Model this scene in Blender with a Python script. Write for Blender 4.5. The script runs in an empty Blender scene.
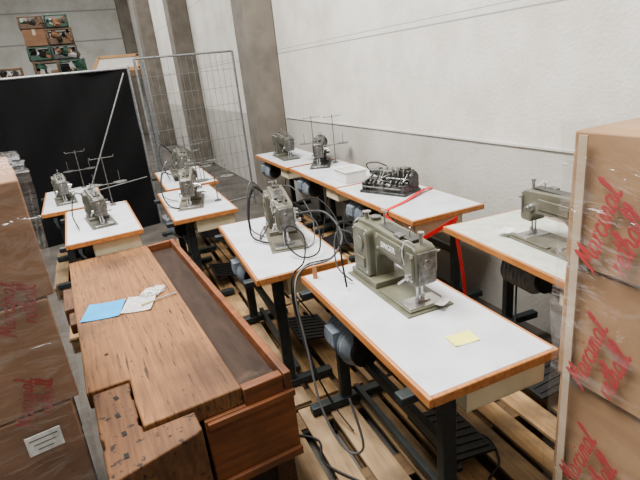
import bpy, bmesh, math, random
from mathutils import Vector, Matrix, Euler
random.seed(7)
D=bpy.data; C=bpy.context
COL=C.scene.collection
# ------------------------------------------------------------ materials
def newmat(name):
    m=D.materials.new(name); m.use_nodes=True
    nt=m.node_tree; b=nt.nodes["Principled BSDF"]
    return m,nt,b
def K(c): return tuple(min(1,(x**1.22)*1.02) for x in c)
def pmat(name,c1,c2=None,rough=.5,metal=0,scale=8,stretch=(1,1,1),bump=0,lo=.35,hi=.65,detail=6,coat=0,distort=0,spots=None,spots2=None,spots3=None,spec=.5):
    m,nt,b=newmat(name)
    b.inputs["Roughness"].default_value=rough; b.inputs["Metallic"].default_value=metal
    b.inputs["Specular IOR Level"].default_value=spec
    if coat: b.inputs["Coat Weight"].default_value=coat
    N=nt.nodes; L=nt.links
    tc=N.new("ShaderNodeTexCoord"); mp=N.new("ShaderNodeMapping"); mp.inputs["Scale"].default_value=stretch
    no=N.new("ShaderNodeTexNoise"); no.inputs["Scale"].default_value=scale; no.inputs["Detail"].default_value=detail
    no.inputs["Distortion"].default_value=distort
    cr=N.new("ShaderNodeValToRGB"); cr.color_ramp.elements[0].position=lo; cr.color_ramp.elements[1].position=hi
    c2=c2 or tuple(x*.8 for x in c1)
    cr.color_ramp.elements[0].color=(*K(c2),1); cr.color_ramp.elements[1].color=(*K(c1),1)
    L.new(tc.outputs["Object"],mp.inputs["Vector"]); L.new(mp.outputs[0],no.inputs["Vector"])
    L.new(no.outputs["Fac"],cr.inputs[0])
    cur=cr.outputs[0]
    for sp_ in (spots,spots2,spots3):
        if not sp_: continue
        sc,col,p0,p1=sp_[:4]
        n2=N.new("ShaderNodeTexNoise"); n2.inputs["Scale"].default_value=sc; n2.inputs["Detail"].default_value=8
        if len(sp_)>4:
            mp2=N.new("ShaderNodeMapping"); mp2.inputs["Scale"].default_value=sp_[4]; L.new(tc.outputs["Object"],mp2.inputs[0]); L.new(mp2.outputs[0],n2.inputs["Vector"])
        else: L.new(tc.outputs["Object"],n2.inputs["Vector"])
        c3=N.new("ShaderNodeValToRGB"); c3.color_ramp.elements[0].position=p0; c3.color_ramp.elements[0].color=(0,0,0,1); c3.color_ramp.elements[1].position=p1; c3.color_ramp.elements[1].color=(1,1,1,1)
        L.new(n2.outputs["Fac"],c3.inputs[0])
        mx=N.new("ShaderNodeMix"); mx.data_type='RGBA'; L.new(c3.outputs[0],mx.inputs[0]); L.new(cur,mx.inputs[6]); mx.inputs[7].default_value=(*K(col),1); cur=mx.outputs[2]
    L.new(cur,b.inputs["Base Color"])
    if bump:
        bp=N.new("ShaderNodeBump"); bp.inputs["Strength"].default_value=bump; bp.inputs["Distance"].default_value=.01
        L.new(no.outputs["Fac"],bp.inputs["Height"]); L.new(bp.outputs[0],b.inputs["Normal"])
    return m
M={}
M['lam']=pmat("white_laminate",(.64,.655,.69),(.55,.56,.595),.32,scale=6,spots=(25,(.42,.41,.39),.66,.8))
M['lamg']=pmat("grey_green_laminate",(.60,.62,.56),(.50,.52,.46),.35,scale=14)
M['beech']=pmat("beech_edge",(.50,.23,.075),(.34,.145,.045),.4,scale=6,stretch=(12,1,12))
M['beech2']=pmat("plain_timber",(.56,.35,.18),(.45,.27,.13),.5,scale=6,stretch=(1,12,12))
M['stand']=pmat("dark_green_steel",(.030,.040,.043),(.018,.026,.028),.5,.1,scale=20,spec=.3)
M['black']=pmat("black_rubber",(.014,.014,.015),(.008,.008,.008),.6,spec=.25)
M['mach']=pmat("grey_green_enamel",(.165,.165,.115),(.115,.115,.08),.4,0,scale=12)
M['mach2']=pmat("warm_grey_enamel",(.165,.155,.12),(.115,.11,.083),.4,0,scale=12)
M['machfar']=pmat("dull_grey_enamel",(.12,.118,.095),(.08,.078,.062),.45,0,scale=12)
M['machd']=pmat("dark_enamel",(.07,.072,.065),(.04,.04,.035),.4,.1,scale=15)
M['chrome']=pmat("worn_chrome",(.58,.58,.56),(.38,.38,.38),.30,.9,scale=30)
M['gsteel']=pmat("oily_grey_steel",(.26,.26,.245),(.12,.12,.115),.35,.7,scale=40)
M['dsteel']=pmat("dark_steel",(.12,.12,.115),(.05,.05,.05),.35,.7,scale=30)
M['cablegrey']=pmat("grey_cable_rubber",(.07,.07,.07),(.045,.045,.045),.5)
M['motor']=pmat("grey_blue_motor",(.25,.29,.33),(.16,.19,.23),.5,.1,scale=20)
M['cream']=pmat("cream_plastic",(.66,.60,.44),(.55,.50,.36),.45)
M['white']=pmat("white_plastic",(.78,.79,.77),(.70,.71,.70),.4)
M['yellow']=pmat("yellow_paper",(.92,.86,.22),(.86,.80,.18),.7)
M['paper']=pmat("white_paper",(.74,.74,.72),(.55,.56,.57),.6,scale=40)
M['greypaper']=pmat("greyish_paper",(.56,.56,.54),(.38,.38,.38),.6,scale=30)
M['blue']=pmat("blue_paper",(.02,.38,.72),(.018,.33,.64),.75,spec=.1)
M['red']=pmat("red_strap",(.70,.015,.025),(.55,.012,.018),.5,spec=.3)
M['redink']=pmat("red_ink",(.42,.045,.05),(.34,.035,.04),.75)
M['faintink']=pmat("faint_red_ink",(.34,.07,.06),(.27,.06,.05),.75)
M['card']=pmat("cardboard",(.41,.27,.16),(.33,.21,.122),.75,scale=3,stretch=(1,1,5),spec=.2)
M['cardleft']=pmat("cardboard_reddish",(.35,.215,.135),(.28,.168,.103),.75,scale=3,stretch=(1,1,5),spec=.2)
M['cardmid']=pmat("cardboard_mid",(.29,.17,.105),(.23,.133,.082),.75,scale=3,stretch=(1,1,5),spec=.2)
M['tape']=pmat("packing_tape",(.56,.46,.35),(.48,.39,.29),.2)
M['concrete']=pmat("raw_concrete",(.19,.168,.142),(.14,.124,.104),.9,scale=4,bump=.3,detail=12)
M['curtain']=pmat("black_cloth",(.006,.006,.007),(.004,.004,.005),.8,scale=3,stretch=(1,1,.5),bump=.6,detail=4,spec=.12)
M['galv']=pmat("galvanised_steel",(.30,.305,.31),(.20,.205,.21),.45,.6,scale=25)
M['pal']=pmat("pallet_wood",(.45,.30,.155),(.22,.14,.07),.85,scale=4,stretch=(9,.9,9),bump=.5,lo=.25,hi=.78,spots=(3.5,(.14,.095,.055),.46,.70),spec=.2)
M['pal2']=pmat("pallet_wood_grey",(.36,.26,.155),(.20,.14,.085),.85,scale=4,stretch=(9,.9,9),bump=.5,lo=.25,hi=.78,spots=(3.5,(.13,.095,.06),.46,.70),spec=.2)
M['palx']=pmat("pallet_cross_wood",(.18,.12,.065),(.10,.066,.038),.85,scale=4,stretch=(.9,9,9),bump=.4,lo=.3,hi=.75,spec=.2)
M['benchtop']=pmat("worn_bench_top",(.32,.165,.068),(.17,.08,.032),.7,scale=6,stretch=(12,.5,3),bump=.7,lo=.25,hi=.72,detail=14,distort=.2,spots=(1.9,(.07,.036,.019),.47,.75),spots2=(18,(.055,.028,.016),.60,.68,(5,.35,1)),spots3=(40,(.035,.02,.012),.66,.72),spec=.3)
M['tray']=pmat("dark_stained_wood",(.065,.042,.031),(.038,.025,.019),.75,scale=5,stretch=(5,.8,3),bump=.3,lo=.35,hi=.7,detail=10,spec=.15,spots=(5,(.12,.085,.06),.6,.75))
M['benchside']=pmat("varnished_bench_wood",(.27,.105,.036),(.15,.055,.02),.5,scale=4,stretch=(1,4,9),bump=.3,lo=.3,hi=.7,detail=10,spots=(2.4,(.08,.036,.017),.50,.74),spec=.3)
M['vise']=pmat("greasy_vise_wood",(.20,.10,.043),(.10,.047,.021),.7,scale=6,stretch=(9,.6,3),bump=.9,lo=.3,hi=.7,detail=14,spots=(2.4,(.045,.024,.013),.44,.68),spots2=(35,(.03,.016,.01),.60,.66),spec=.3)
M['dark']=pmat("black_hole",(.008,.007,.006),(.005,.005,.005),.9)
M['green']=pmat("green_crate",(.03,.11,.075),(.02,.075,.05),.6)
M['brownc']=pmat("brown_crate",(.20,.125,.075),(.13,.08,.05),.7)
M['wood_dowel']=pmat("wooden_pin",(.45,.22,.10),(.35,.16,.07),.5)
# wrap film
def film(name,p0,p1,k1,g,sc):
    m,nt,b=newmat(name); N=nt.nodes; L=nt.links
    for n in list(N):
        if n.type!='OUTPUT_MATERIAL': N.remove(n)
    out=[n for n in N if n.type=='OUTPUT_MATERIAL'][0]
    tr=N.new("ShaderNodeBsdfTransparent"); tr.inputs[0].default_value=(.97,.97,.97,1)
    gl=N.new("ShaderNodeBsdfGlossy"); gl.inputs["Roughness"].default_value=.18; gl.inputs[0].default_value=(.9,.9,.92,1)
    df=N.new("ShaderNodeBsdfDiffuse"); df.inputs[0].default_value=(.8,.8,.8,1)
    tc=N.new("ShaderNodeTexCoord"); mp=N.new("ShaderNodeMapping"); mp.inputs["Scale"].default_value=(1.0,1.0,3.2); mp.inputs["Rotation"].default_value=(.6,.4,0)
    no=N.new("ShaderNodeTexNoise"); no.inputs["Scale"].default_value=sc; no.inputs["Detail"].default_value=4; no.inputs["Distortion"].default_value=1.6
    bp=N.new("ShaderNodeBump"); bp.inputs["Strength"].default_value=.8; bp.inputs["Distance"].default_value=.04
    L.new(tc.outputs["Object"],mp.inputs[0]); L.new(mp.outputs[0],no.inputs["Vector"]); L.new(no.outputs["Fac"],bp.inputs["Height"]); L.new(bp.outputs[0],gl.inputs["Normal"])
    cr=N.new("ShaderNodeValToRGB"); cr.color_ramp.elements[0].position=p0; cr.color_ramp.elements[0].color=(.01,.01,.01,1); cr.color_ramp.elements[1].position=p1; cr.color_ramp.elements[1].color=(k1,k1,k1,1)
    L.new(no.outputs["Fac"],cr.inputs[0])
    m1=N.new("ShaderNodeMixShader"); m2=N.new("ShaderNodeMixShader"); m2.inputs[0].default_value=g
    L.new(cr.outputs[0],m1.inputs[0]); L.new(tr.outputs[0],m1.inputs[1]); L.new(df.outputs[0],m1.inputs[2])
    L.new(m1.outputs[0],m2.inputs[1]); L.new(gl.outputs[0],m2.inputs[2]); L.new(m2.outputs[0],out.inputs[0])
    return m
M['wrap']=film("shrink_wrap",.56,.76,.15,.065,3.2)
M['knot']=film("gathered_film",.3,.6,.5,.2,20)
# wall
def wallmat(name,c,low,seams,split):
    m,nt,b=newmat(name); N=nt.nodes; L=nt.links; b.inputs["Roughness"].default_value=.85
    tc=N.new("ShaderNodeTexCoord"); sp=N.new("ShaderNodeSeparateXYZ"); L.new(tc.outputs["Object"],sp.inputs[0])
    no=N.new("ShaderNodeTexNoise"); no.inputs["Scale"].default_value=1.5; no.inputs["Detail"].default_value=12; no.inputs["Roughness"].default_value=.68
    L.new(tc.outputs["Object"],no.inputs["Vector"])
    fine=N.new("ShaderNodeTexNoise"); fine.inputs["Scale"].default_value=45; fine.inputs["Detail"].default_value=4
    L.new(tc.outputs["Object"],fine.inputs["Vector"])
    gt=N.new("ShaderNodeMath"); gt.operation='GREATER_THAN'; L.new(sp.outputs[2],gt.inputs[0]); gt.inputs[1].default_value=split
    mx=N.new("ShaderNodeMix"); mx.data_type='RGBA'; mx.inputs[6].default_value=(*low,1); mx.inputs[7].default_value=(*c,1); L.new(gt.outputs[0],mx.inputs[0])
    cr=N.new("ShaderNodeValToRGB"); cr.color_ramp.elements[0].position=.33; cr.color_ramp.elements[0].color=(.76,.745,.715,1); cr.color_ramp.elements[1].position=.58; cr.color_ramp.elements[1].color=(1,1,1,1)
    L.new(no.outputs["Fac"],cr.inputs[0])
    mu=N.new("ShaderNodeMix"); mu.data_type='RGBA'; mu.blend_type='MULTIPLY'; mu.inputs[0].default_value=1
    L.new(mx.outputs[2],mu.inputs[6]); L.new(cr.outputs[0],mu.inputs[7])
    cur=mu.outputs[2]
    for z,w,k in seams:
        s=N.new("ShaderNodeMath"); s.operation='SUBTRACT'; L.new(sp.outputs[2],s.inputs[0]); s.inputs[1].default_value=z
        ab=N.new("ShaderNodeMath"); ab.operation='ABSOLUTE'; L.new(s.outputs[0],ab.inputs[0])
        lt=N.new("ShaderNodeMath"); lt.operation='LESS_THAN'; L.new(ab.outputs[0],lt.inputs[0]); lt.inputs[1].default_value=w
        x=N.new("ShaderNodeMix"); x.data_type='RGBA'; L.new(lt.outputs[0],x.inputs[0]); L.new(cur,x.inputs[6]); x.inputs[7].default_value=(k,k,k*.98,1)
        cur=x.outputs[2]
    L.new(cur,b.inputs["Base Color"])
    bp=N.new("ShaderNodeBump"); bp.inputs["Strength"].default_value=.4; bp.inputs["Distance"].default_value=.01
    L.new(fine.outputs["Fac"],bp.inputs["Height"]); L.new(bp.outputs[0],b.inputs["Normal"])
    return m
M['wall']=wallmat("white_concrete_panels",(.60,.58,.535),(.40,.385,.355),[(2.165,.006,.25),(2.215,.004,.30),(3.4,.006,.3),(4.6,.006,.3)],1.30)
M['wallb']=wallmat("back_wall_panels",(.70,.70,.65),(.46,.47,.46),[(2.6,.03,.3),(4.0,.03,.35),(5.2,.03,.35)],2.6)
M['trim']=pmat("painted_ledge",(.58,.565,.53),(.50,.485,.455),.8,scale=3)
M['floor']=pmat("dusty_concrete_floor",(.14,.128,.113),(.08,.073,.065),.85,scale=2.5,bump=.15,detail=10,spec=.2)
# ------------------------------------------------------------ mesh builder
class MB:
    def __init__(s): s.bm=bmesh.new()
    def box(s,c,d,rot=None,taper=None):
        r=bmesh.ops.create_cube(s.bm,size=1.0)['verts']
        for v in r:
            co=Vector((v.co.x*d[0],v.co.y*d[1],v.co.z*d[2]))
            if taper and v.co.z>0: co.x*=taper; co.y*=taper
            if rot: co=Euler(rot).to_matrix()@co
            v.co=co+Vector(c)
        return s
    def cyl(s,p1,p2,r,r2=None,n=14):
        p1=Vector(p1);p2=Vector(p2);d=p2-p1;L=d.length
        if L<1e-6: return s
        q=d.to_track_quat('Z','Y').to_matrix().to_4x4()
        bmesh.ops.create_cone(s.bm,cap_ends=True,segments=n,radius1=r,radius2=r if r2 is None else r2,depth=L,matrix=Matrix.Translation((p1+p2)/2)@q)
        return s
    def tor(s,c,R,r,axis='X',n=24,k=8):
        vs=[]
        for i in range(n):
            a=2*math.pi*i/n; ring=[]
            for j in range(k):
                b=2*math.pi*j/k; rr=R+r*math.cos(b); h=r*math.sin(b)
                p={'X':(h,rr*math.cos(a),rr*math.sin(a)),'Y':(rr*math.cos(a),h,rr*math.sin(a)),'Z':(rr*math.cos(a),rr*math.sin(a),h)}[axis]
                ring.append(s.bm.verts.new(Vector(c)+Vector(p)))
            vs.append(ring)
        for i in range(n):
            for j in range(k):
                s.bm.faces.new((vs[i][j],vs[(i+1)%n][j],vs[(i+1)%n][(j+1)%k],vs[i][(j+1)%k]))
        return s
    def prof(s,pts,y0,y1,axis='Y'):
        f=(lambda p,y:(p[0],y,p[1])) if axis=='Y' else ((lambda p,y:(y,p[0],p[1])) if axis=='X' else (lambda p,y:(p[0],p[1],y)))
        a=[s.bm.verts.new(f(p,y0)) for p in pts]; b=[s.bm.verts.new(f(p,y1)) for p in pts]
        n=len(pts)
        s.bm.faces.new(a); s.bm.faces.new(b[::-1])
        for i in range(n): s.bm.faces.new((a[i],b[i],b[(i+1)%n],a[(i+1)%n]))
        return s
    def tube(s,pts,r,n=8,sm=6):
        P=[Vector(p) for p in pts]; out=[]
        if sm>1 and len(P)>2:
            for i in range(len(P)-1):
                p0=P[max(i-1,0)];p1=P[i];p2=P[i+1];p3=P[min(i+2,len(P)-1)]
                for k in range(sm):
                    t=k/sm
                    out.append(.5*((2*p1)+(-p0+p2)*t+(2*p0-5*p1+4*p2-p3)*t*t+(-p0+3*p1-3*p2+p3)*t**3))
            out.append(P[-1])
        else: out=P
        rings=[];nrm=None
        for i,p in enumerate(out):
            t=(out[min(i+1,len(out)-1)]-out[max(i-1,0)]).normalized()
            if nrm is None: nrm=t.orthogonal().normalized()
            nrm=(nrm-t*nrm.dot(t)).normalized(); bn=t.cross(nrm)
            rings.append([s.bm.verts.new(p+r*(math.cos(2*math.pi*j/n)*nrm+math.sin(2*math.pi*j/n)*bn)) for j in range(n)])
        for i in range(len(rings)-1):
            for j in range(n): s.bm.faces.new((rings[i][j],rings[i][(j+1)%n],rings[i+1][(j+1)%n],rings[i+1][j]))
        s.bm.faces.new(rings[0][::-1]); s.bm.faces.new(rings[-1])
        return s
    def obj(s,name,mat,parent=None,bevel=0,smooth=False,label=None,loc=None,rotz=0,seg=2):
        bmesh.ops.recalc_face_normals(s.bm,faces=s.bm.faces)
        me=D.meshes.new(name); s.bm.to_mesh(me); s.bm.free()
        o=D.objects.new(name,me); COL.objects.link(o)
        me.materials.append(M[mat] if isinstance(mat,str) else mat)
        if smooth or bevel:
            me.polygons.foreach_set("use_smooth",[True]*len(me.polygons))
            try: me.set_sharp_from_angle(angle=math.radians(40))
            except Exception: pass
        if bevel:
            md=o.modifiers.new("bevel",'BEVEL'); md.width=bevel; md.segments=seg; md.limit_method='ANGLE'; md.angle_limit=math.radians(35)
        if parent: o.parent=parent
        if loc: o.location=loc
        if rotz: o.rotation_euler=(0,0,rotz)
        if label: o["label"]=label
        return o
def empty(name,loc,rotz=0,label=None,cat=None,group=None):
    e=D.objects.new(name,None); e.empty_display_size=.1; COL.objects.link(e); e.location=loc; e.rotation_euler=(0,0,math.radians(rotz))
    if label: e["label"]=label
    if cat: e["category"]=cat
    if group: e["group"]=group
    return e
def tag(o,label,cat,group=None):
    o["label"]=label;o["category"]=cat
    if group:o["group"]=group
    return o
def text(s,size,mat,parent,loc,rot,name="printed_lettering",shear=0,bold=0,depth=.0006,label=None):
    cu=D.curves.new(name,'FONT'); cu.body=s; cu.size=size; cu.shear=shear; cu.offset=bold; cu.extrude=depth; cu.align_x='CENTER'; cu.align_y='CENTER'
    t=D.objects.new("tmp",cu); COL.objects.link(t)
    dg=C.evaluated_depsgraph_get(); me=D.meshes.new_from_object(t.evaluated_get(dg)); D.objects.remove(t)
    o=D.objects.new(name,me); COL.objects.link(o); me.materials.clear(); me.materials.append(M[mat])
    o.parent=parent; o.location=loc; o.rotation_euler=rot
    if label:o["label"]=label
    return o
G={'a':([[(.7,.8),(.4,1),(.1,.7),(.1,.3),(.35,0),(.65,.3),(.7,.9),(.7,.3),(.85,.05),(1.05,.2)]],1.0),
'c':([[(.65,.8),(.4,1),(.1,.65),(.12,.25),(.4,0),(.85,.25)]],.8),
'e':([[(.0,.3),(.5,.6),(.5,.95),(.25,.95),(.08,.5),(.2,.08),(.5,0),(.9,.25)]],.85),
'h':([[(-.05,.2),(.4,1.5),(.33,2.0),(.15,1.7),(.1,0)],[(.1,.4),(.4,.95),(.6,.8),(.6,.2),(.8,.05),(.98,.2)]],.95),
'l':([[(-.05,.2),(.35,1.4),(.3,2.0),(.12,1.7),(.15,.3),(.35,.02),(.55,.2)]],.5),
'n':([[(.1,1),(.1,0)],[(.1,.5),(.4,.98),(.6,.8),(.6,.2),(.8,.05),(1.0,.2)]],.95),
'm':([[(.1,1),(.1,0)],[(.1,.5),(.33,.98),(.48,.8),(.48,0)],[(.48,.5),(.72,.98),(.88,.8),(.9,.2),(1.05,.05),(1.2,.2)]],1.2),
'i':([[(.1,1),(.12,.15),(.3,.02),(.45,.15)],[(.13,1.35),(.17,1.45)]],.42),
'r':([[(.1,1),(.12,0)],[(.12,.5),(.3,.92),(.6,.92)]],.62),
't':([[(.28,1.75),(.15,.4),(.3,.02),(.55,.2)],[(-.1,1.12),(.6,1.2)]],.55),
'g':([[(.7,.8),(.4,1),(.1,.7),(.1,.35),(.35,.05),(.65,.35),(.7,.9),(.68,-.4),(.4,-.85),(.1,-.6),(.5,-.1),(1.0,.2)]],1.0),
'M':([[(-.1,.0),(.1,.1),(.35,1.95),(.62,.5),(1.05,1.95),(1.15,.2),(1.45,.15)]],1.45)}
def script(s,xh,parent,loc,rot,label="red script lettering printed on cardboard",mat='redink',wt=.115):
    mb=MB(); x=0; tot=sum(G[c][1] for c in s)
    for c in s:
        st,adv=G[c]
        for p in st:
            pts=[((x+px-tot/2+py*.28)*xh,(py-.6)*xh,0) for px,py in p]
            mb.tube(pts,wt*xh,n=6,sm=5)
        x+=adv
    for v in mb.bm.verts: v.co.z*=.06
    o=mb.obj("printed_lettering",mat,parent,label=label); o.location=loc
    o.rotation_mode='QUATERNION'
    o.rotation_quaternion=(Matrix.Rotation(math.radians(rot[0]),4,'Z')@Matrix.Rotation(math.radians(90),4,'X')@Matrix.Rotation(math.radians(rot[1]),4,'Z')).to_quaternion()
    return o
# ------------------------------------------------------------ setting
def struct(o): o["kind"]="structure"; return o
struct(MB().box((-2,10.5,-.05),(12,30,.1)).obj("floor",'floor'))
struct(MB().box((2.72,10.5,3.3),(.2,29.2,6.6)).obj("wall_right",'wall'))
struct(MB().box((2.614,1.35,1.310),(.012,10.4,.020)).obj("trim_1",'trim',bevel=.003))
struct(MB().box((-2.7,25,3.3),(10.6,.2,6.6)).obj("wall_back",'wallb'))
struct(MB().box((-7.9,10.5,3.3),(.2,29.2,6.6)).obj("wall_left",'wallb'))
struct(MB().box((-2.7,-4.0,3.3),(10.6,.2,6.6)).obj("wall_front",'wallb'))
for i,y in enumerate((6.85,11.85,16.85,21.85)):
    p=MB().box((2.41,y,3.3),(.42,.5,6.6)).obj("concrete_pillar",'concrete',bevel=.02)
    tag(p,"rough grey concrete pillar standing against the white wall","pillar","concrete pillars along the wall")
# ------------------------------------------------------------ pallets
def pallet(x,y,rot=0,mat='pal',lab="wooden shipping pallet lying under the sewing tables"):
    e=empty("pallet",(x,y,0),rot,lab,"pallet","wooden pallets under the tables")
    for bx in (-.34,0,.34):
        for by in (-.53,0,.53): MB().box((bx,by,.061),(.10 if bx else .14,.14,.078)).obj("block",'palx',e,bevel=.003)
        MB().box((bx,0,.011),(.10,1.2,.022)).obj("runner",'palx',e,bevel=.002)
    for by in (-.53,0,.53): MB().box((0,by,.109),(.8,.14,.018)).obj("cross_board",'palx',e,bevel=.002)
    ws=[(-.33,.14),(-.168,.12),(0,.14),(.168,.12),(.33,.14)]
    for bx,w in ws:
        o=MB().box((0,0,0),(w+random.uniform(-.012,.008),1.2+random.uniform(-.02,.01),.022)).obj("deck_board",random.choice((mat,'pal','pal2')),e,bevel=.003)
        o.location=(bx+random.uniform(-.006,.006),random.uniform(-.008,.008),.129)
    return e
for x,y,r,mm in [(.90,1.53,-3,'pal'),(.945,2.76,-3,'pal'),(.99,3.99,-3,'pal2'),(1.05,5.22,-3,'pal'),
               (1.76,1.54,-3,'pal'),(1.80,2.77,-3,'pal'),(1.85,4.0,-3,'pal2'),(1.92,5.23,-3,'pal'),
               (-.10,4.5,0,'pal'),(-.25,5.75,0,'pal2')]:
    pallet(x,y,r,mm)
# ------------------------------------------------------------ sewing tables
def thread_stand(e,x,y,z,h=.48):
    mb=MB(); mb.cyl((x,y,z),(x,y,z+h),.005,n=8)
    mb.cyl((x-.10,y,z+h-.02),(x+.10,y,z+h-.02),.003,n=6); mb.cyl((x-.10,y,z+h-.02),(x-.10,y-.04,z+h),.0025,n=6); mb.cyl((x+.10,y,z+h-.02),(x+.10,y-.04,z+h),.0025,n=6)
    mb.cyl((x-.13,y,z+.2),(x+.13,y,z+.2),.004,n=6)
    for s in (-1,1):
        mb.cyl((x+s*.11,y,z+.2),(x+s*.11,y,z+.31),.003,n=6)
        mb.cyl((x+s*.11,y,z+.2),(x+s*.11,y,z+.206),.06,n=20)
    mb.cyl((x,y,z),(x,y,z+.012),.03,n=14)
    mb.obj("thread_stand",'gsteel',e,smooth=True)
def table(x,y,rot,w=.55,l=1.14,H=.79,mat='lam',lab="",stand=None,drawer=True,flip=1,z0=.14,motor=(-.13,.33,.50),pedal=(.16,-.1),pin=False):
    e=empty("sewing_table",(x,y,z0),rot,lab,"sewing table","industrial sewing tables")
    MB().box((0,0,H-.018),(w-.03,l-.03,.037)).obj("tabletop",mat,e,bevel=.002)
    mb=MB()
    for s in (-1,1):
        mb.box((s*(w/2-.009),0,H-.02),(.018,l,.038)); mb.box((0,s*(l/2-.009),H-.02),(w-.036,.018,.038))
    mb.obj("edge_band",'beech',e,bevel=.004,label="beech edge band around the top")
    ux=-.13*flip
    for s in (-1,1):
        mb=MB(); yy=s*(l/2-.11)
        mb.box((ux,yy,.38),(.06,.045,.70)); mb.box((ux+.02*flip,yy,H-.055),(w-.12,.05,.035)); mb.box((ux+.03*flip,yy,.035),(w-.06,.055,.045))
        mb.cyl((ux-.17,yy,0),(ux-.17,yy,.02),.02); mb.cyl((ux+.2*flip,yy,0),(ux+.2*flip,yy,.02),.02)
        mb.obj("leg",'stand',e,bevel=.005)
    MB().box((ux,0,.44),(.03,l-.24,.055)).obj("crossbar",'stand',e,bevel=.003)
    MB().box((ux+.06*flip,0,.10),(.03,l-.24,.035)).obj("crossbar",'stand',e,bevel=.003)
    if pedal:
        mb=MB(); px,py=pedal; mb.box((px*flip,py,.10),(.26,.34,.014),rot=(0,.16*flip,0))
        for k in range(-3,4): mb.box((px*flip,py+k*.045,.110),(.23,.014,.008),rot=(0,.16*flip,0))
        mb.box((px*flip-.10*flip,py,.095),(.03,.40,.02)); mb.cyl((px*flip+.08*flip,py+.1,.1),(.02*flip,.25,.5),.006,n=8)
        mb.obj("treadle",'black',e,bevel=.003)
    if drawer:
        mb=MB(); cx=.07*flip; cy=-l/2+.16; dw=w-.20; dh=.105; zb=H-.04-dh
        mb.box((cx,cy,zb+.006),(dw,.26,.012))
        for s in (-1,1): mb.box((cx+s*(dw/2-.005),cy,zb+dh/2),(.01,.26,dh)); mb.box((cx,cy+s*.125,zb+dh/2),(dw,.01,dh))
        mb.obj("drawer",'cream',e,bevel=.003)
    if motor:
        mb=MB(); mx,my,mz=motor
        mb.cyl((mx,my-.11,mz),(mx,my+.10,mz),.10,n=28); mb.cyl((mx,my+.10,mz),(mx,my+.14,mz),.10,.05,n=28); mb.cyl((mx,my-.14,mz),(mx,my-.11,mz),.07,.10,n=28)
        for k in range(7): mb.tor((mx,my-.10+k*.032,mz),.101,.005,'Y',24,5)
        mb.box((mx,my,mz+.14),(.09,.12,H-.04-mz-.08)); mb.box((mx-.09*(1 if mx<0 else -1),my,mz+.04),(.05,.10,.08))
        mb.obj("motor",'motor',e,smooth=True)
        mb=MB(); mb.cyl((mx,my-.175,mz),(mx,my-.145,mz),.075,n=24); mb.box((mx,my-.16,mz+.09),(.10,.03,.16)); mb.obj("belt_guard",'black',e,bevel=.005)
    for st in (stand or []): thread_stand(e,st[0],st[1],H,st[2])
    if pin: MB().cyl((pin[0],pin[1],H),(pin[0],pin[1],H+.07),.013,.010).obj("wooden_pin",'wood_dowel',e,smooth=True)
    return e
MW=(-.18,.36,.60)
table(1.075,1.57,-3,.55,1.14,lab="white laminate sewing table with beech edge and yellow note",pin=(-.22,.50))
table(.925,2.79,-4.5,.53,1.12,lab="white laminate sewing table with cables trailing over its top",pedal=(.16,0))
table(2.115,3.07,-2.5,.60,1.2,lab="white sewing table carrying a red strapped overlock machine",flip=-1,motor=MW)
table(2.185,4.29,-2.5,.60,1.2,lab="white sewing table standing by wall, plastic bin on top",flip=-1,stand=[(.2,.45,.52)],motor=MW)
table(2.22,5.55,-2,.60,1.2,lab="white sewing table standing by the wall near the pillar",flip=-1,stand=[(.12,-.45,.5)],motor=MW)
table(2.105,1.65,-6,.60,1.2,mat='lamg',lab="pale grey-green sewing table standing against the wall",flip=-1,motor=(.0,.2,.56))
table(-.06,4.30,1,.54,1.14,lab="white sewing table standing in front of the black curtain",stand=[(.14,.47,.46)])
table(-.28,5.52,1,.54,1.14,lab="white sewing table close to the black curtain",stand=[(.13,.47,.42)])
table(.73,4.32,-2,.52,1.14,lab="white sewing table in the middle row with thread stand",stand=[(.14,.47,.45),(.18,-.20,.36)])
table(.88,5.56,-2,.54,1.14,lab="white sewing table in the middle row near the wire fence",stand=[(.15,-.47,.45),(.14,.48,.4)])
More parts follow.
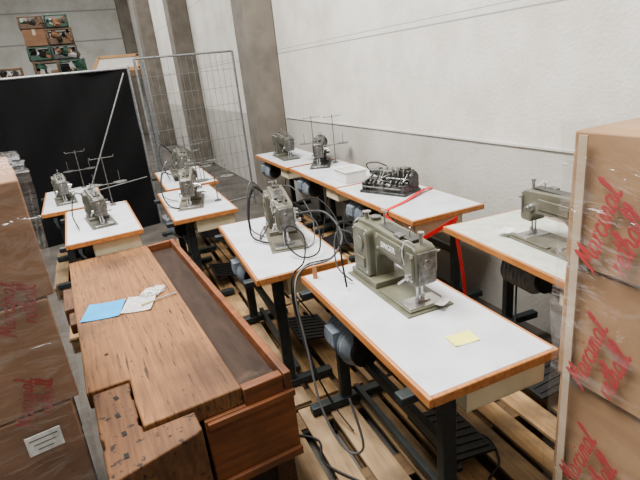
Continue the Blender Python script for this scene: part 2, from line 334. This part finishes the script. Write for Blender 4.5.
# ------------------------------------------------------------ sewing machines
def machine(x,y,rot,z=.93,mat='mach',brand=None,lab="grey-green industrial sewing machine set into the table",name="sewing_machine",sc=1.0,tilt=0,detail=True):
    e=empty(name,(x,y,z),rot,lab,"sewing machine","industrial sewing machines")
    e.scale=(sc,sc,sc)
    if tilt: e.rotation_euler[0]=math.radians(tilt)
    MB().box((0,0,.004),(.54,.22,.008)).box((-.13,0,.012),(.25,.18,.010)).box((.14,0,.022),(.24,.18,.03)).obj("bed",mat,e,bevel=.003)
    MB().box((-.20,0,.0185),(.09,.16,.004)).obj("slide_plate",'chrome',e,bevel=.001)
    mb=MB()
    pr=[(.085,.03),(.236,.03),(.248,.06),(.248,.262),(.236,.284),(.10,.288),(.0,.282),(-.215,.272),(-.236,.260),(-.243,.24),(-.243,.118),(-.233,.104),(-.170,.104),(-.162,.130),(-.140,.155),(.0,.168),(.050,.162),(.078,.138),(.085,.10)]
    mb.prof(pr,-.050,.050)
    mb.obj("arm",mat,e,bevel=.019,seg=4)
    mb=MB(); mb.prof([(.094,.035),(.232,.035),(.238,.055),(.238,.250),(.226,.266),(.108,.266),(.092,.250),(.090,.05)],.040,.084); mb.obj("rear_housing",mat,e,bevel=.013,seg=3)
    mb=MB(); mb.cyl((.163,.084,.19),(.163,.091,.19),.034,n=24).box((.163,.086,.10),(.08,.010,.05)); mb.obj("inspection_cover",mat,e,bevel=.003)
    MB().prof([(-.15,.182),(.060,.186),(.066,.260),(-.16,.255)],.044,.057).obj("name_plate",mat,e,bevel=.004)
    MB().prof([(-.233,.125),(-.182,.125),(-.180,.166),(-.184,.246),(-.231,.246)],.044,.060).obj("head_cover",mat,e,bevel=.006)
    MB().box((.16,-.054,.15),(.11,.016,.13)).obj("cover_plate",mat,e,bevel=.007)
    MB().box((-.02,-.052,.215),(.20,.010,.055)).obj("cover_plate",mat,e,bevel=.004)
    MB().box((-.05,0,.283),(.27,.055,.010)).obj("top_lid",'machd',e,bevel=.004)
    MB().cyl((.15,0,.275),(.15,0,.302),.024,n=18).obj("oil_cap",'gsteel',e,smooth=True)
    MB().box((-.246,0,.186),(.010,.082,.134)).cyl((-.249,.0,.205),(-.256,0,.205),.020,n=18).obj("face_plate",'gsteel',e,bevel=.003)
    MB().cyl((-.205,0,.12),(-.205,0,.035),.006,n=10).cyl((-.205,0,.05),(-.205,0,.02),.0025,n=6).box((-.205,-.004,.05),(.014,.014,.016)).obj("needle_bar",'chrome',e,smooth=True)
    MB().cyl((-.205,.022,.125),(-.205,.022,.04),.0055,n=10).box((-.205,.010,.03),(.02,.034,.018)).box((-.205,-.015,.024),(.018,.040,.005)).obj("presser_foot",'chrome',e,smooth=True)
    MB().cyl((-.215,.048,.15),(-.215,.076,.15),.014).cyl((-.215,.072,.15),(-.160,.080,.105),.006,n=8).obj("lifter_lever",'chrome',e,smooth=True)
    MB().cyl((-.21,0,.265),(-.21,0,.32),.008,n=12).cyl((-.21,0,.31),(-.21,0,.325),.013,n=12).obj("pressure_screw",'chrome',e,smooth=True)
    MB().cyl((.24,0,.205),(.262,0,.205),.03,n=20).cyl((.262,0,.205),(.284,0,.205),.065,n=28).tor((.273,0,.205),.065,.010,'X').cyl((.284,0,.205),(.297,0,.205),.02,n=14).obj("handwheel",'machd',e,smooth=True)
    MB().cyl((-.16,-.047,.19),(-.16,-.066,.19),.022,n=18).cyl((-.16,-.066,.19),(-.16,-.085,.19),.016,n=18).cyl((-.16,-.085,.19),(-.16,-.10,.19),.009,n=12).obj("tension_dial",'chrome',e,smooth=True)
    MB().box((-.225,-.052,.20),(.008,.014,.09)).box((-.225,-.064,.235),(.007,.025,.007)).obj("take_up_lever",'chrome',e,smooth=True)
    MB().cyl((.16,-.06,.11),(.16,-.095,.11),.026,n=20).obj("stitch_dial",'chrome',e,smooth=True)
    MB().box((.12,-.085,.06),(.014,.07,.012)).cyl((.12,-.12,.06),(.12,-.135,.06),.012).obj("reverse_lever",'chrome',e,smooth=True)
    MB().cyl((.07,.0,.275),(.07,.0,.345),.004,n=8).box((.07,0,.345),(.05,.008,.008)).obj("thread_guide",'chrome',e,smooth=True)
    MB().cyl((-.13,0,.28),(-.13,0,.31),.003,n=8).tor((-.13,0,.315),.008,.002,'Y',12,5).obj("thread_guide",'chrome',e,smooth=True)
    if detail:
        MB().cyl((.20,.02,.275),(.20,.02,.315),.010,n=12).cyl((.20,.02,.315),(.20,.02,.319),.02,n=16).obj("bobbin_winder",'chrome',e,smooth=True)
        MB().box((-.10,.03,.284),(.05,.03,.016)).obj("top_fitting",'gsteel',e,bevel=.002)
        MB().tube([(-.21,.03,.275),(-.20,.063,.30),(-.18,.071,.25),(-.18,.063,.19)],.0025,n=6).obj("thread",'paper',e,smooth=True)
        for sx,sz,sy in ((-.226,.236,.060),(-.226,.135,.060),(-.145,.243,.057),(.048,.248,.057),(.045,.195,.057),(.222,.058,.084),(.108,.058,.084),(.222,.248,.084),(.108,.248,.084)):
            MB().cyl((sx,sy-.004,sz),(sx,sy+.003,sz),.006,n=10).obj("screw",'chrome',e,smooth=True)
    if tilt: MB().box((0,0,-.03),(.40,.15,.06)).obj("oil_pan",'machd',e,bevel=.01)
    if brand:
        text(brand,.035,'white',e,(-.045,.0583,.220),(math.radians(90),0,math.radians(180)),bold=.0003,label="white maker lettering")
    return e
machine(1.145,1.74,87,brand="SINGER",lab="grey-green industrial sewing machine with white lettering on its arm",sc=1.05)
machine(1.00,2.80,76,lab="grey-green industrial sewing machine surrounded by loose cables",mat='mach2',sc=1.03)
machine(2.09,1.60,-96,lab="grey-green industrial sewing machine on the pale table by the wall",mat='mach2',sc=1.03)
machine(2.26,4.80,60,lab="dark industrial sewing machine standing by the wall",mat='machd',detail=False)
machine(2.16,5.60,85,lab="grey industrial sewing machine near the concrete pillar",mat='machfar',detail=False)
machine(-.06,4.24,97,lab="dull grey sewing machine on the table before the black curtain",detail=False,sc=.88,mat='machfar')
machine(-.34,5.42,95,lab="dull grey sewing machine on the table near the curtain",mat='machfar',detail=False,sc=.88)
machine(.70,4.25,76,lab="grey-green sewing machine turned askew on the middle table",detail=False,mat='mach2',sc=.97)
machine(.84,5.54,84,z=.975,lab="grey-green sewing machine tilted on the middle table near the fence",mat='machfar',detail=False,tilt=15,sc=.92)
# overlock machine
e=empty("overlock_machine",(2.12,3.24,.93),-68,"open grey steel overlock mechanism lying on the white table","sewing machine")
MB().box((0,0,.012),(.44,.24,.024)).box((.19,0,.05),(.04,.22,.07)).box((-.19,0,.05),(.04,.20,.07)).obj("base",'dsteel',e,bevel=.005)
MB().box((.08,.05,.10),(.20,.09,.11)).box((-.05,.06,.09),(.10,.06,.08)).obj("body",'machd',e,bevel=.008)
MB().box((.13,.04,.165),(.12,.09,.03)).box((.13,.04,.19),(.08,.05,.02)).obj("top_cover",'machd',e,bevel=.005)
MB().cyl((-.20,.03,.15),(.02,.03,.15),.028,n=20).cyl((-.14,.03,.15),(-.10,.03,.15),.038,n=20).obj("cross_tube",'gsteel',e,smooth=True)
rr=random.Random(3)
for k in range(4):
    yy=-.10+.032*k; MB().cyl((-.20,yy,.05+.02*k),(.20,yy,.05+.02*k),.008,n=10).obj("shaft",'chrome' if k%2 else 'gsteel',e,smooth=True)
for k in range(9):
    xx=-.17+.042*k; yy=-.07+rr.uniform(-.02,.02); zz=.07+rr.uniform(0,.03)
    MB().cyl((xx-.006,yy,zz),(xx+.006,yy,zz),rr.uniform(.014,.028),n=16).obj("cam",rr.choice(['chrome','gsteel','dsteel']),e,smooth=True)
for k in range(11):
    xx=-.17+.034*k; MB().box((xx,-.04,.10+rr.uniform(-.02,.04)),(.009,.12,.016),rot=(rr.uniform(-.8,.8),rr.uniform(-.3,.3),rr.uniform(-.4,.4))).obj("link",rr.choice(['dsteel','gsteel','chrome']),e,bevel=.002)
for k in range(4): MB().cyl((.0+.05*k,-.02,.14),(.0+.05*k,-.02,.215),.006,n=10).cyl((.0+.05*k,-.02,.20),(.0+.05*k,-.02,.208),.014,n=12).obj("tension_post",'chrome',e,smooth=True)
MB().tube([(-.18,.0,.15),(-.2,-.03,.22),(-.10,-.02,.24),(-.02,.02,.20)],.005).obj("hose",'black',e,smooth=True)
MB().cyl((.21,.01,.12),(.235,.01,.12),.055,n=24).tor((.222,.01,.12),.055,.009,'X').obj("handwheel",'dsteel',e,smooth=True)
# bin
e=empty("storage_bin",(2.10,3.86,.93),-5,"small white plastic bin on the table","bin")
mb=MB(); mb.box((0,0,.006),(.20,.26,.01))
for s in (-1,1): mb.box((s*.10,0,.055),(.008,.27,.10)); mb.box((0,s*.13,.055),(.20,.008,.10))
mb.obj("body",'white',e,bevel=.003)
mb=MB()
for s in (-1,1): mb.box((s*.106,0,.106),(.014,.285,.008)); mb.box((0,s*.138,.106),(.22,.014,.008))
mb.obj("rim",'white',e,bevel=.002)
def sheet(name,mat,c,sx,sy,rot,lab,cat,curl=.0):
    mb=MB(); n=6; vs=[]
    for i in range(n+1):
        for j in range(n+1):
            u=i/n-.5;v=j/n-.5
            vs.append(mb.bm.verts.new((u*sx,v*sy,.0015+curl*(abs(u)**3*6+abs(v)**2)*.5)))
    for i in range(n):
        for j in range(n):
            a=i*(n+1)+j; mb.bm.faces.new((vs[a],vs[a+n+1],vs[a+n+2],vs[a+1]))
    o=mb.obj(name,mat,smooth=True,loc=c,rotz=math.radians(rot)); tag(o,lab,cat); return o
sheet("sticky_note",'yellow',(1.09,1.225,.93),.105,.075,-8,"yellow paper note lying on the white tabletop","paper",.01)
sheet("paper_sheet",'blue',(-.14,2.70,.802),.20,.21,-14,"bright blue paper sheet on the old workbench","paper",.01)
sheet("paper_sheet",'greypaper',(.045,2.66,.802),.16,.20,-18,"greyish printed label sheet on the old workbench","paper",.015)
sheet("paper_tag",'paper',(1.19,1.46,.951),.08,.04,25,"white paper tag lying by the needle of the machine","paper",.02)
sheet("paper_tag",'paper',(2.03,1.92,.95),.10,.07,15,"white paper tag lying by the machine needle","paper",.02)
mb=MB()
bmesh.ops.create_icosphere(mb.bm,subdivisions=3,radius=1)
for v in mb.bm.verts:
    n_=math.sin(v.co.x*7+v.co.y*5)*.12+math.sin(v.co.y*11)*.1
    v.co=Vector((v.co.x*.07*(1+n_),v.co.y*.05*(1+n_),max(v.co.z,-.6)*.016*(1+3*n_)+.012))
o=mb.obj("plastic_bag",'knot',smooth=True,loc=(.135,2.76,.803),rotz=.3); tag(o,"crumpled clear plastic bag on the old workbench","bag")
e=empty("hand_tool",(.14,2.64,.801),12,"slim metal hand tool with a pale handle on the workbench","tool")
MB().cyl((-.01,0,.010),(.10,0,.010),.004,n=10).box((.105,0,.010),(.02,.012,.003)).obj("blade",'chrome',e,smooth=True)
MB().cyl((-.09,0,.011),(-.01,0,.011),.010,.007,n=14).obj("handle",'cream',e,smooth=True)
# ------------------------------------------------------------ cables
def cable(pts,r,lab,mat='cablegrey',cat="cable"):
    o=MB().tube(pts,r).obj("power_cable",mat,smooth=True); tag(o,lab,cat); return o
cable([(1.02,2.62,1.12),(1.12,2.42,1.16),(1.14,2.25,1.06),(1.02,2.16,.98),(.86,2.19,.95),(.775,2.12,.86),(.74,1.95,.62),(.71,1.78,.40),(.74,1.62,.26),(.80,1.55,.30),(.80,1.65,.5)],.006,"grey cable hanging in a loose loop off the table edge")
cable([(1.04,2.66,1.18),(1.13,2.50,1.22),(1.16,2.32,1.10),(1.06,2.19,.98),(.88,2.20,.96),(.79,2.18,.85),(.80,2.15,.6),(.83,2.0,.3),(.88,1.8,.16)],.004,"thin black cable looping from the machine down to the pallet",'black')
cable([(1.03,2.64,1.15),(1.08,2.45,1.10),(1.03,2.33,.97),(.93,2.36,.945),(.88,2.45,1.02),(.92,2.5,1.1),(.98,2.42,1.05),(.90,2.26,.96),(.80,2.2,.92),(.775,2.16,.75),(.77,2.0,.5),(.84,1.9,.25)],.005,"tangled black cable coiled over the table edge",'black')
cable([(.98,2.65,1.16),(.92,2.60,1.20),(.86,2.66,1.08),(.84,2.8,.95),(.88,2.92,.945),(.95,3.02,.96)],.0045,"dark grey cable looped beside the sewing machine")
cable([(.96,3.0,1.2),(.88,2.95,1.26),(.82,2.9,1.13),(.80,2.85,.97),(.86,2.72,.945)],.006,"dark hose arching behind the sewing machine",'black')
cable([(.97,3.02,1.2),(.90,3.03,1.28),(.84,2.98,1.17),(.82,2.93,1.0),(.88,2.82,.95)],.0045,"grey cable arching behind the sewing machine")
cable([(1.0,3.05,1.15),(.93,3.08,1.22),(.86,3.06,1.1),(.84,3.0,.96)],.007,"dark hose bunched at the back of the machine",'black')
cable([(1.05,3.0,1.2),(1.12,2.88,1.23),(1.16,2.7,1.08),(1.10,2.55,.95),(1.0,2.48,.94)],.0035,"thin cable hanging off the sewing machine")
cable([(1.10,1.98,1.18),(1.0,2.0,1.22),(.95,1.9,1.1),(.94,1.85,.95)],.005,"thin dark cable on the machine housing",'black')
cable([(1.12,2.0,1.12),(1.02,2.06,1.16),(.96,1.98,1.02),(1.0,1.9,.945)],.004,"short dark cable behind the machine with white lettering")
cable([(.60,4.5,1.16),(.52,4.4,1.2),(.47,4.3,1.05),(.50,4.2,.95),(.58,4.05,.94)],.006,"dark cable by the middle sewing machine",'black')
cable([(.70,4.7,1.15),(.62,4.6,1.28),(.52,4.55,1.15),(.50,4.5,.98),(.60,4.35,.94)],.005,"grey hose by the middle sewing machine",'gsteel')
cable([(.86,5.9,1.15),(.72,5.7,1.3),(.66,5.5,1.15),(.70,5.35,.96)],.006,"dark hose by the tilted sewing machine",'black')
cable([(-.12,4.48,1.10),(-.20,4.42,1.16),(-.25,4.25,1.03),(-.22,4.05,.95)],.005,"dark hose by the machine near the curtain",'black')
cable([(1.88,3.62,.70),(1.80,3.5,.55),(1.79,3.35,.5),(1.84,3.2,.62),(1.92,3.15,.80)],.007,"black cable hanging below the wall table",'black')
cable([(1.34,1.55,.148),(1.42,1.42,.148),(1.36,1.28,.148),(1.24,1.22,.148),(1.16,1.10,.148)],.006,"black cable lying loose on the pallet boards",'black')
cable([(.62,1.95,.148),(.70,1.85,.148),(.66,1.7,.148),(.76,1.5,.148)],.006,"black cable coiled on the pallet beside the bench",'black')
def strap(pts,w,wd,lab):
    mb=MB(); prev=None; wd=Vector(wd).normalized()
    for p in pts:
        p=Vector(p); a=mb.bm.verts.new(p-wd*w/2); b=mb.bm.verts.new(p+wd*w/2)
        if prev: mb.bm.faces.new((prev[0],prev[1],b,a))
        prev=(a,b)
    o=mb.obj("ratchet_strap",'red'); md=o.modifiers.new("s",'SOLIDIFY'); md.thickness=.002; tag(o,lab,"strap"); return o
strap([(2.41,3.06,.938),(2.3,3.02,.955),(2.2,2.97,.95),(2.0,2.88,.938),(1.80,2.81,.936),(1.783,2.80,.88)],.040,(.25,1,0),"red lashing strap stretched over the white tabletop")
strap([(1.78,2.82,.905),(1.785,2.70,.86),(1.79,2.52,.81),(1.84,2.44,.81),(1.98,2.435,.85),(2.12,2.43,.89)],.034,(.05,0,1),"red lashing strap wrapped below the table edge in a triangle")
strap([(2.09,2.43,.89),(2.12,2.425,.7),(2.16,2.41,.42),(2.17,2.40,.145)],.034,(1,.2,0),"red lashing strap hanging down below the table end")
# ------------------------------------------------------------ workbench
e=empty("workbench",(.10,2.66,0),2.6,"old worn wooden carpenter workbench with tool tray and end vise","workbench")
L2=1.08
MB().prof([(-.38,-.72),(-.21,-.72),(-.215,-.90),(-.21,-1.065),(.165,-1.065),(.165,1.075),(-.38,1.075),(-.385,.3),(-.378,-.3)],.72,.80,'Z').obj("worktop",'benchtop',e,bevel=.007,seg=3)
mb=MB(); mb.box((.25,0,.730),(.18,2*L2-.04,.015)); mb.obj("tool_tray",'tray',e)
mb=MB(); mb.box((.355,0,.738),(.034,2*L2,.115)); mb.box((.25,L2-.02,.755),(.17,.03,.08)); mb.box((.25,-L2+.022,.752),(.17,.045,.085)); mb.obj("tray_rim",'benchside',e,bevel=.005)
mb=MB(); mb.box((.185,-L2+.015,.55),(.375,.03,.34)); mb.box((.355,.02,.55),(.035,2*L2-.02,.34)); mb.box((0,L2-.02,.55),(.70,.03,.34)); mb.box((-.345,.2,.55),(.03,1.7,.34)); mb.obj("apron",'benchside',e,bevel=.004)
MB().box((.19,-L2-.008,.70),(.37,.02,.03)).obj("moulding",'benchside',e,bevel=.004)
MB().box((.19,-L2-.008,.40),(.37,.02,.04)).obj("moulding",'benchside',e,bevel=.004)
MB().box((.0,.02,.20),(.62,2*L2-.12,.36)).obj("underbench_shade_box",'tray',e,bevel=.004)  # dark box under the apron, its colour standing for the shadow there
for sx in (-.30,.31):
    for sy in (-.98,.98): MB().box((sx,sy,.19),(.09,.09,.38)).obj("leg",'vise',e,bevel=.004)
MB().prof([(-.36,-.725),(-.215,-.725),(-.218,-.80),(-.224,-.81),(-.222,-.85),(-.216,-.86),(-.217,-.98),(-.224,-.99),(-.224,-1.03),(-.214,-1.04),(-.214,-1.078),(-.03,-1.080),(-.03,-1.19),(-.06,-1.205),(-.35,-1.27),(-.356,-1.10),(-.345,-1.09),(-.346,-1.04),(-.358,-1.03),(-.358,-.90)],.42,.788,'Z').obj("end_vise",'vise',e,bevel=.007,seg=3)
for k in range(4): MB().box((-.285+.008*(k%2),-1.17+k*.12,.789),(.016,.026,.003),rot=(0,0,.1*k)).obj("dog_hole",'dark',e)
for k in range(2): MB().box((-.275,-.45+k*.62,.801),(.016,.018,.003)).obj("dog_hole",'dark',e)
MB().box((-.40,.40,.745),(.07,.34,.10)).box((-.39,.1,.76),(.05,.16,.06)).obj("front_vise",'vise',e,bevel=.006)
# ------------------------------------------------------------ wrapped stacks
def stack(x,y,rot,w,l,top,mats,lab,layers,nx,ny,lean=0):
    e=empty("wrapped_box_stack",(x,y,0),rot,lab,"boxes","shrink-wrapped cardboard box stacks")
    mb=MB()
    for k in range(5): mb.box((0,-l/2+l*(k+.5)/5,.13),(w,l/5-.03,.02))
    for sx in (-1,0,1):
        mb.box((sx*(w/2-.05),0,.011),(.1,l,.022))
        for sy in (-1,0,1): mb.box((sx*(w/2-.05),sy*(l/2-.07),.07),(.1,.14,.098))
    mb.obj("pallet_base",'palx',e,bevel=.003)
    h=(top-.14)/layers
    for k in range(layers):
        lx_=lean*(k+.5)/layers
        for i in range(nx):
            for j in range(ny):
                if 0<i<nx-1 and 0<j<ny-1: continue
                bw=w/nx; bl=l/ny; jx=random.uniform(-.005,.005); jy=random.uniform(-.005,.005)
                MB().box((lx_-w/2+bw*(i+.5)+jx,-l/2+bl*(j+.5)+jy,.14+h*(k+.5)),(bw-.008,bl-.008,h-.006)).obj("cardboard_box",mats[min(k,len(mats)-1)],e,bevel=.006)
    return e,h
def wrap(e,w,l,z0,z1,seed=0,lean=0):
    mb=MB(); n=22
    bmesh.ops.create_cube(mb.bm,size=1)
    bmesh.ops.subdivide_edges(mb.bm,edges=mb.bm.edges[:],cuts=n,use_grid_fill=True)
    for v in mb.bm.verts:
        co=v.co.copy()
        o=.014+.003*math.sin(co.z*36+co.x*12+co.y*15+seed)+.003*math.sin(co.y*23-co.z*17+co.x*14)
        v.co=(co.x*(w+2*o+abs(lean)*.25)+lean*(co.z+.5),co.y*(l+2*o),z0+(co.z+.5)*(z1-z0+(o+.004)))
    bm=mb.bm
    fs=[f for f in bm.faces if f.calc_center_median().z<z0+.001]
    bmesh.ops.delete(bm,geom=fs,context='FACES')
    return mb.obj("shrink_wrap",'wrap',e,smooth=True,label="clear wrinkled shrink wrap")
RW,RL,RT=.80,1.20,1.72
LEANR=-.03
e,h=stack(1.205+RW/2,.895-RL/2,-1,RW,RL,RT,['card'],"tall stack of brown cardboard boxes in clear wrap with red script",4,2,3,LEANR)
wrap(e,RW,RL,.12,RT,1,LEANR)
T=76
def fxz(z): return -RW/2-.0085+LEANR*(math.floor((z-.14)/h)+.5)/4
def group2(yy,z,xh):
    dy=math.sin(math.radians(T)); dz=-math.cos(math.radians(T))
    x_=min(fxz(z+.1),fxz(z-.1))-.003
    script("Marcimal",xh,e,(x_,yy,z),(-90,T),wt=.13)
    script("rethall",xh,e,(x_,yy-dy*2.4*xh,z+dz*2.4*xh),(-90,T),wt=.13)
for zz in (1.46,1.06,.66,.30):
    for yy in (.485,.13,-.27): group2(yy,zz,.035)
for yy in (RL/2-.045,RL/2-.42): MB().box((-RW/2-.010+LEANR*.5,yy,(RT+.14)/2),(.004,.026,RT-.16),rot=(0,LEANR/1.6,0)).obj("packing_tape",'tape',e)
mb=MB(); ring=[]; ap=[]
for k in range(12):
    a_=k*math.pi/6; rr_=.07 if k%2 else .045
    ring.append(mb.bm.verts.new((-.27+rr_*math.cos(a_),.42+rr_*math.sin(a_),RT+.014)))
    ap.append(mb.bm.verts.new((-.265+.014*math.cos(a_+.5),.415+.014*math.sin(a_+.5),RT+.055+(.02 if k%3 else .0))))
for k in range(12): mb.bm.faces.new((ring[k],ring[(k+1)%12],ap[(k+1)%12],ap[k]))
mb.obj("film_knot",'knot',e,label="gathered peak of clear film")
LW,LL,LT=.80,.80,1.72
LEANL=.085
rot=8; ca,sa=math.cos(math.radians(rot)),math.sin(math.radians(rot))
cx,cy=-.292,1.70
lx,ly=LW/2,-LL/2
e,h=stack(cx-(lx*ca-ly*sa),cy-(lx*sa+ly*ca),rot,LW,LL,LT,['cardmid','cardmid','cardleft','cardleft'],"stack of brown cardboard boxes in clear wrap beside the workbench",4,2,2,LEANL)  # shade on lower boxes and film glare above are put into the cardboard colours
wrap(e,LW,LL,.12,LT,5,LEANL)
fy=-LL/2-.010
for (xx,z,s,xh,t) in ((.40,1.32,"rethall",.026,76),(.34,1.32,"Marcimal",.026,76),(.30,.98,"Marcimal",.026,76),(.36,.98,"rethall",.026,76)):
    script(s,xh,e,(xx,fy,z),(0,t),mat='faintink',wt=.12)
MB().box((LW/2-.09,fy-.003,.82),(.11,.003,.075)).obj("shipping_label",'paper',e,label="white shipping label")
for r_ in range(3): MB().box((LW/2-.09,fy-.005,.84-.02*r_),(.09-.02*r_,.001,.003)).obj("label_line",'dark',e)
# ------------------------------------------------------------ curtain, fence
mb=MB(); nx=160; nz=24; x0,x1=-2.2,.68; g=[]
for i in range(nx+1):
    u=i/nx; x=x0+(x1-x0)*u; row=[]
    for j in range(nz+1):
        v=j/nz; zz=.01+2.16*v
        y=7.18+.010*math.sin(u*60+math.sin(u*17)*2)*(1-.5*v)+.025*math.sin(u*14+v*2)+.012*math.sin(u*25-v*14)
        row.append(mb.bm.verts.new((x,y,zz)))
    g.append(row)
for i in range(nx):
    for j in range(nz): mb.bm.faces.new((g[i][j],g[i+1][j],g[i+1][j+1],g[i][j+1]))
e=empty("black_curtain",(0,0,0),0,"black cloth hung as a screen from a metal rail","curtain")
mb.obj("cloth",'curtain',e,smooth=True)
MB().cyl((-2.25,7.18,2.18),(.70,7.18,2.18),.016).cyl((-2.2,7.18,0),(-2.2,7.18,2.18),.016).cyl((.70,7.18,0),(.70,7.18,2.2),.016).obj("rail",'galv',e,smooth=True)
def fence(x0,y0,x1,y1,z0,z1,lab):
    e=empty("wire_fence_panel",(x0,y0,0),math.degrees(math.atan2(y1-y0,x1-x0)),lab,"fence")
    L_=math.hypot(x1-x0,y1-y0)
    MB().cyl((0,0,0),(0,0,z1),.016).cyl((L_,0,0),(L_,0,z1),.016).cyl((0,0,z1),(L_,0,z1),.014).cyl((0,0,z0),(L_,0,z0),.014).box((0,0,.04),(.12,.5,.08)).obj("frame",'galv',e,smooth=True)
    mb=MB(); n=int(L_/.085)
    for i in range(1,n): mb.cyl((L_*i/n,0,z0),(L_*i/n,0,z1),.003,n=5)
    k=int((z1-z0)/.22)
    for i in range(1,k): mb.cyl((0,0,z0+(z1-z0)*i/k),(L_,0,z0+(z1-z0)*i/k),.003,n=5)
    mb.obj("wire_mesh",'galv',e)
fence(.79,7.12,2.16,7.22,.12,2.28,"galvanised wire mesh fence panel between curtain and pillar")
o=MB().cyl((.62,7.05,2.12),(-.5,6.75,.02),.010).cyl((-.14,6.86,.7),(.62,7.02,.75),.007).obj("support_brace",'galv',smooth=True); tag(o,"thin galvanised diagonal brace in front of the black curtain","brace")
# ------------------------------------------------------------ rack behind curtain
e=empty("storage_rack",(0,11,0),0,"steel storage rack with boards standing behind the curtain","rack")
for x in (-2.3,1.35):
    for y in (0,.9): MB().box((x,y,1.2),(.08,.08,2.4)).obj("upright",'galv',e)
for y in (0,.9): MB().box((-.5,y,2.19),(3.7,.05,.12)).obj("beam",'brownc',e)
MB().box((-.5,.45,2.26),(3.6,.95,.025)).obj("shelf_board",'beech2',e)
def crate(x,y,z,w,d,h,mat,lab,rot):
    e=empty("storage_crate",(x,y,z),rot,lab,"crate","stacked crates on the rack")
    mb=MB(); mb.box((0,0,.01),(w,d,.02))
    for s in (-1,1):
        mb.box((s*(w/2-.01),0,h*.35),(.02,d,h*.7)); mb.box((0,s*(d/2-.01),h*.2),(w,.02,h*.4)); mb.box((0,s*d/2,h-.02),(w,.02,.025))
        for t in (-1,1): mb.box((s*(w/2-.02),t*(d/2-.02),h/2),(.04,.04,h))
    mb.obj("body",mat,e,bevel=.004)
    for k in range(10): MB().box((random.uniform(-.40,.40)*w,random.uniform(-.56,-.1)*d,h*random.uniform(.35,.65)),(w*random.uniform(.1,.35),d*.25,h*random.uniform(.15,.4)),rot=(random.random(),random.random(),random.random())).obj("packed_item",random.choice(['greypaper','brownc','black','dsteel','green','cardmid','dsteel','machd','black']),e)
def carton(x,y,z,w,d,h,rot):
    e=empty("cardboard_carton",(x,y,z),rot,"plain brown cardboard carton stacked on the rack","box","cartons on the rack")
    MB().box((0,0,h/2),(w,d,h)).obj("body",'cardmid',e,bevel=.006)
    MB().box((0,0,h+.001),(.05,d,.002)).box((0,-d/2-.001,h-.05),(.05,.002,.1)).obj("packing_tape",'tape',e)
X0=-.92
rows=[(.30,[('b',.44),('g',.46)]),(.26,[('g',.40),('k',.46)]),(.30,[('c',.38),('b',.46)]),(.24,[('b',.42),('g',.40)])]
z=2.275
for hh,items in rows:
    x=X0+.28+random.uniform(-.05,.05)
    for kind,wd in items:
        x+=wd/2+.012
        yy=11.4+random.uniform(-.05,.02)
        if kind=='c': carton(x,yy,z,wd,.56,hh-.012,random.uniform(-2,2))
        else:
            mt={'g':'green','b':'brownc','k':'machd'}[kind]
            crate(x,yy,z,wd,.56,hh-.012,mt,"%s crate filled with mixed items on the rack"%({'g':'green','b':'brown','k':'dark'}[kind]),random.uniform(-2,2))
        x+=wd/2
    z+=hh
for k in range(2): crate(-1.0-.5*k,11.4,2.275,.38,.5,.22,'brownc',"low brown box on the rack beside the crate stack",3)
e=empty("wooden_frame",(.86,11.42,2.275),0,"light timber box frame lying on the rack","frame")
mb=MB(); mb.prof([(-.46,0),(.46,0),(.46,.28),(-.26,.28)],-.25,.25); 
mb.obj("panel",'white',e,bevel=.004)
for s in (-1,1):
    mb=MB()
    mb.box((0,s*.265,.025),(.96,.03,.05)); mb.box((.1,s*.265,.27),(.76,.03,.05)); mb.box((.46,s*.265,.145),(.05,.03,.28)); mb.box((-.36,s*.265,.145),(.05,.03,.32),rot=(0,.58,0))
    mb.obj("border",'beech2',e)
# ------------------------------------------------------------ camera
d=Vector((141,1324,480)).normalized()
a=Vector((-245,-147.9,480)); a=(a-a.dot(d)*d).normalized(); r=d.cross(a)
right=Vector((r.x,a.x,-d.x)); down=Vector((r.y,a.y,-d.y)); fwd=Vector((r.z,a.z,-d.z))
cam=D.cameras.new("camera"); co=D.objects.new("camera",cam); COL.objects.link(co)
mw=Matrix.Identity(4)
for i in range(3):
    mw[i][0]=right[i]; mw[i][1]=-down[i]; mw[i][2]=-fwd[i]
mw[2][3]=1.95
co.matrix_world=mw
cam.sensor_width=36; cam.lens=480/640*36; cam.clip_start=.02; cam.clip_end=100
C.scene.camera=co
# ------------------------------------------------------------ light
w=D.worlds.new("world"); C.scene.world=w; w.use_nodes=True
bg=w.node_tree.nodes["Background"]; bg.inputs[0].default_value=(1,.98,.94,1); bg.inputs[1].default_value=.36
def area(loc,rot,size,p,col=(1,1,1)):
    l=D.lights.new("added_overhead_light",'AREA'); l.shape='RECTANGLE'; l.size=size[0]; l.size_y=size[1]; l.energy=p; l.color=col  # overhead area lamps added to shape the light; no rooflight is built
    o=D.objects.new("added_overhead_light",l); COL.objects.link(o); o.location=loc; o.rotation_euler=[math.radians(x) for x in rot]
area((-.6,3.0,6.2),(0,-14,0),(1.6,5),1450,(1,.965,.91))
area((-1,14,6.2),(0,-15,0),(3,8),900,(1,.975,.93))
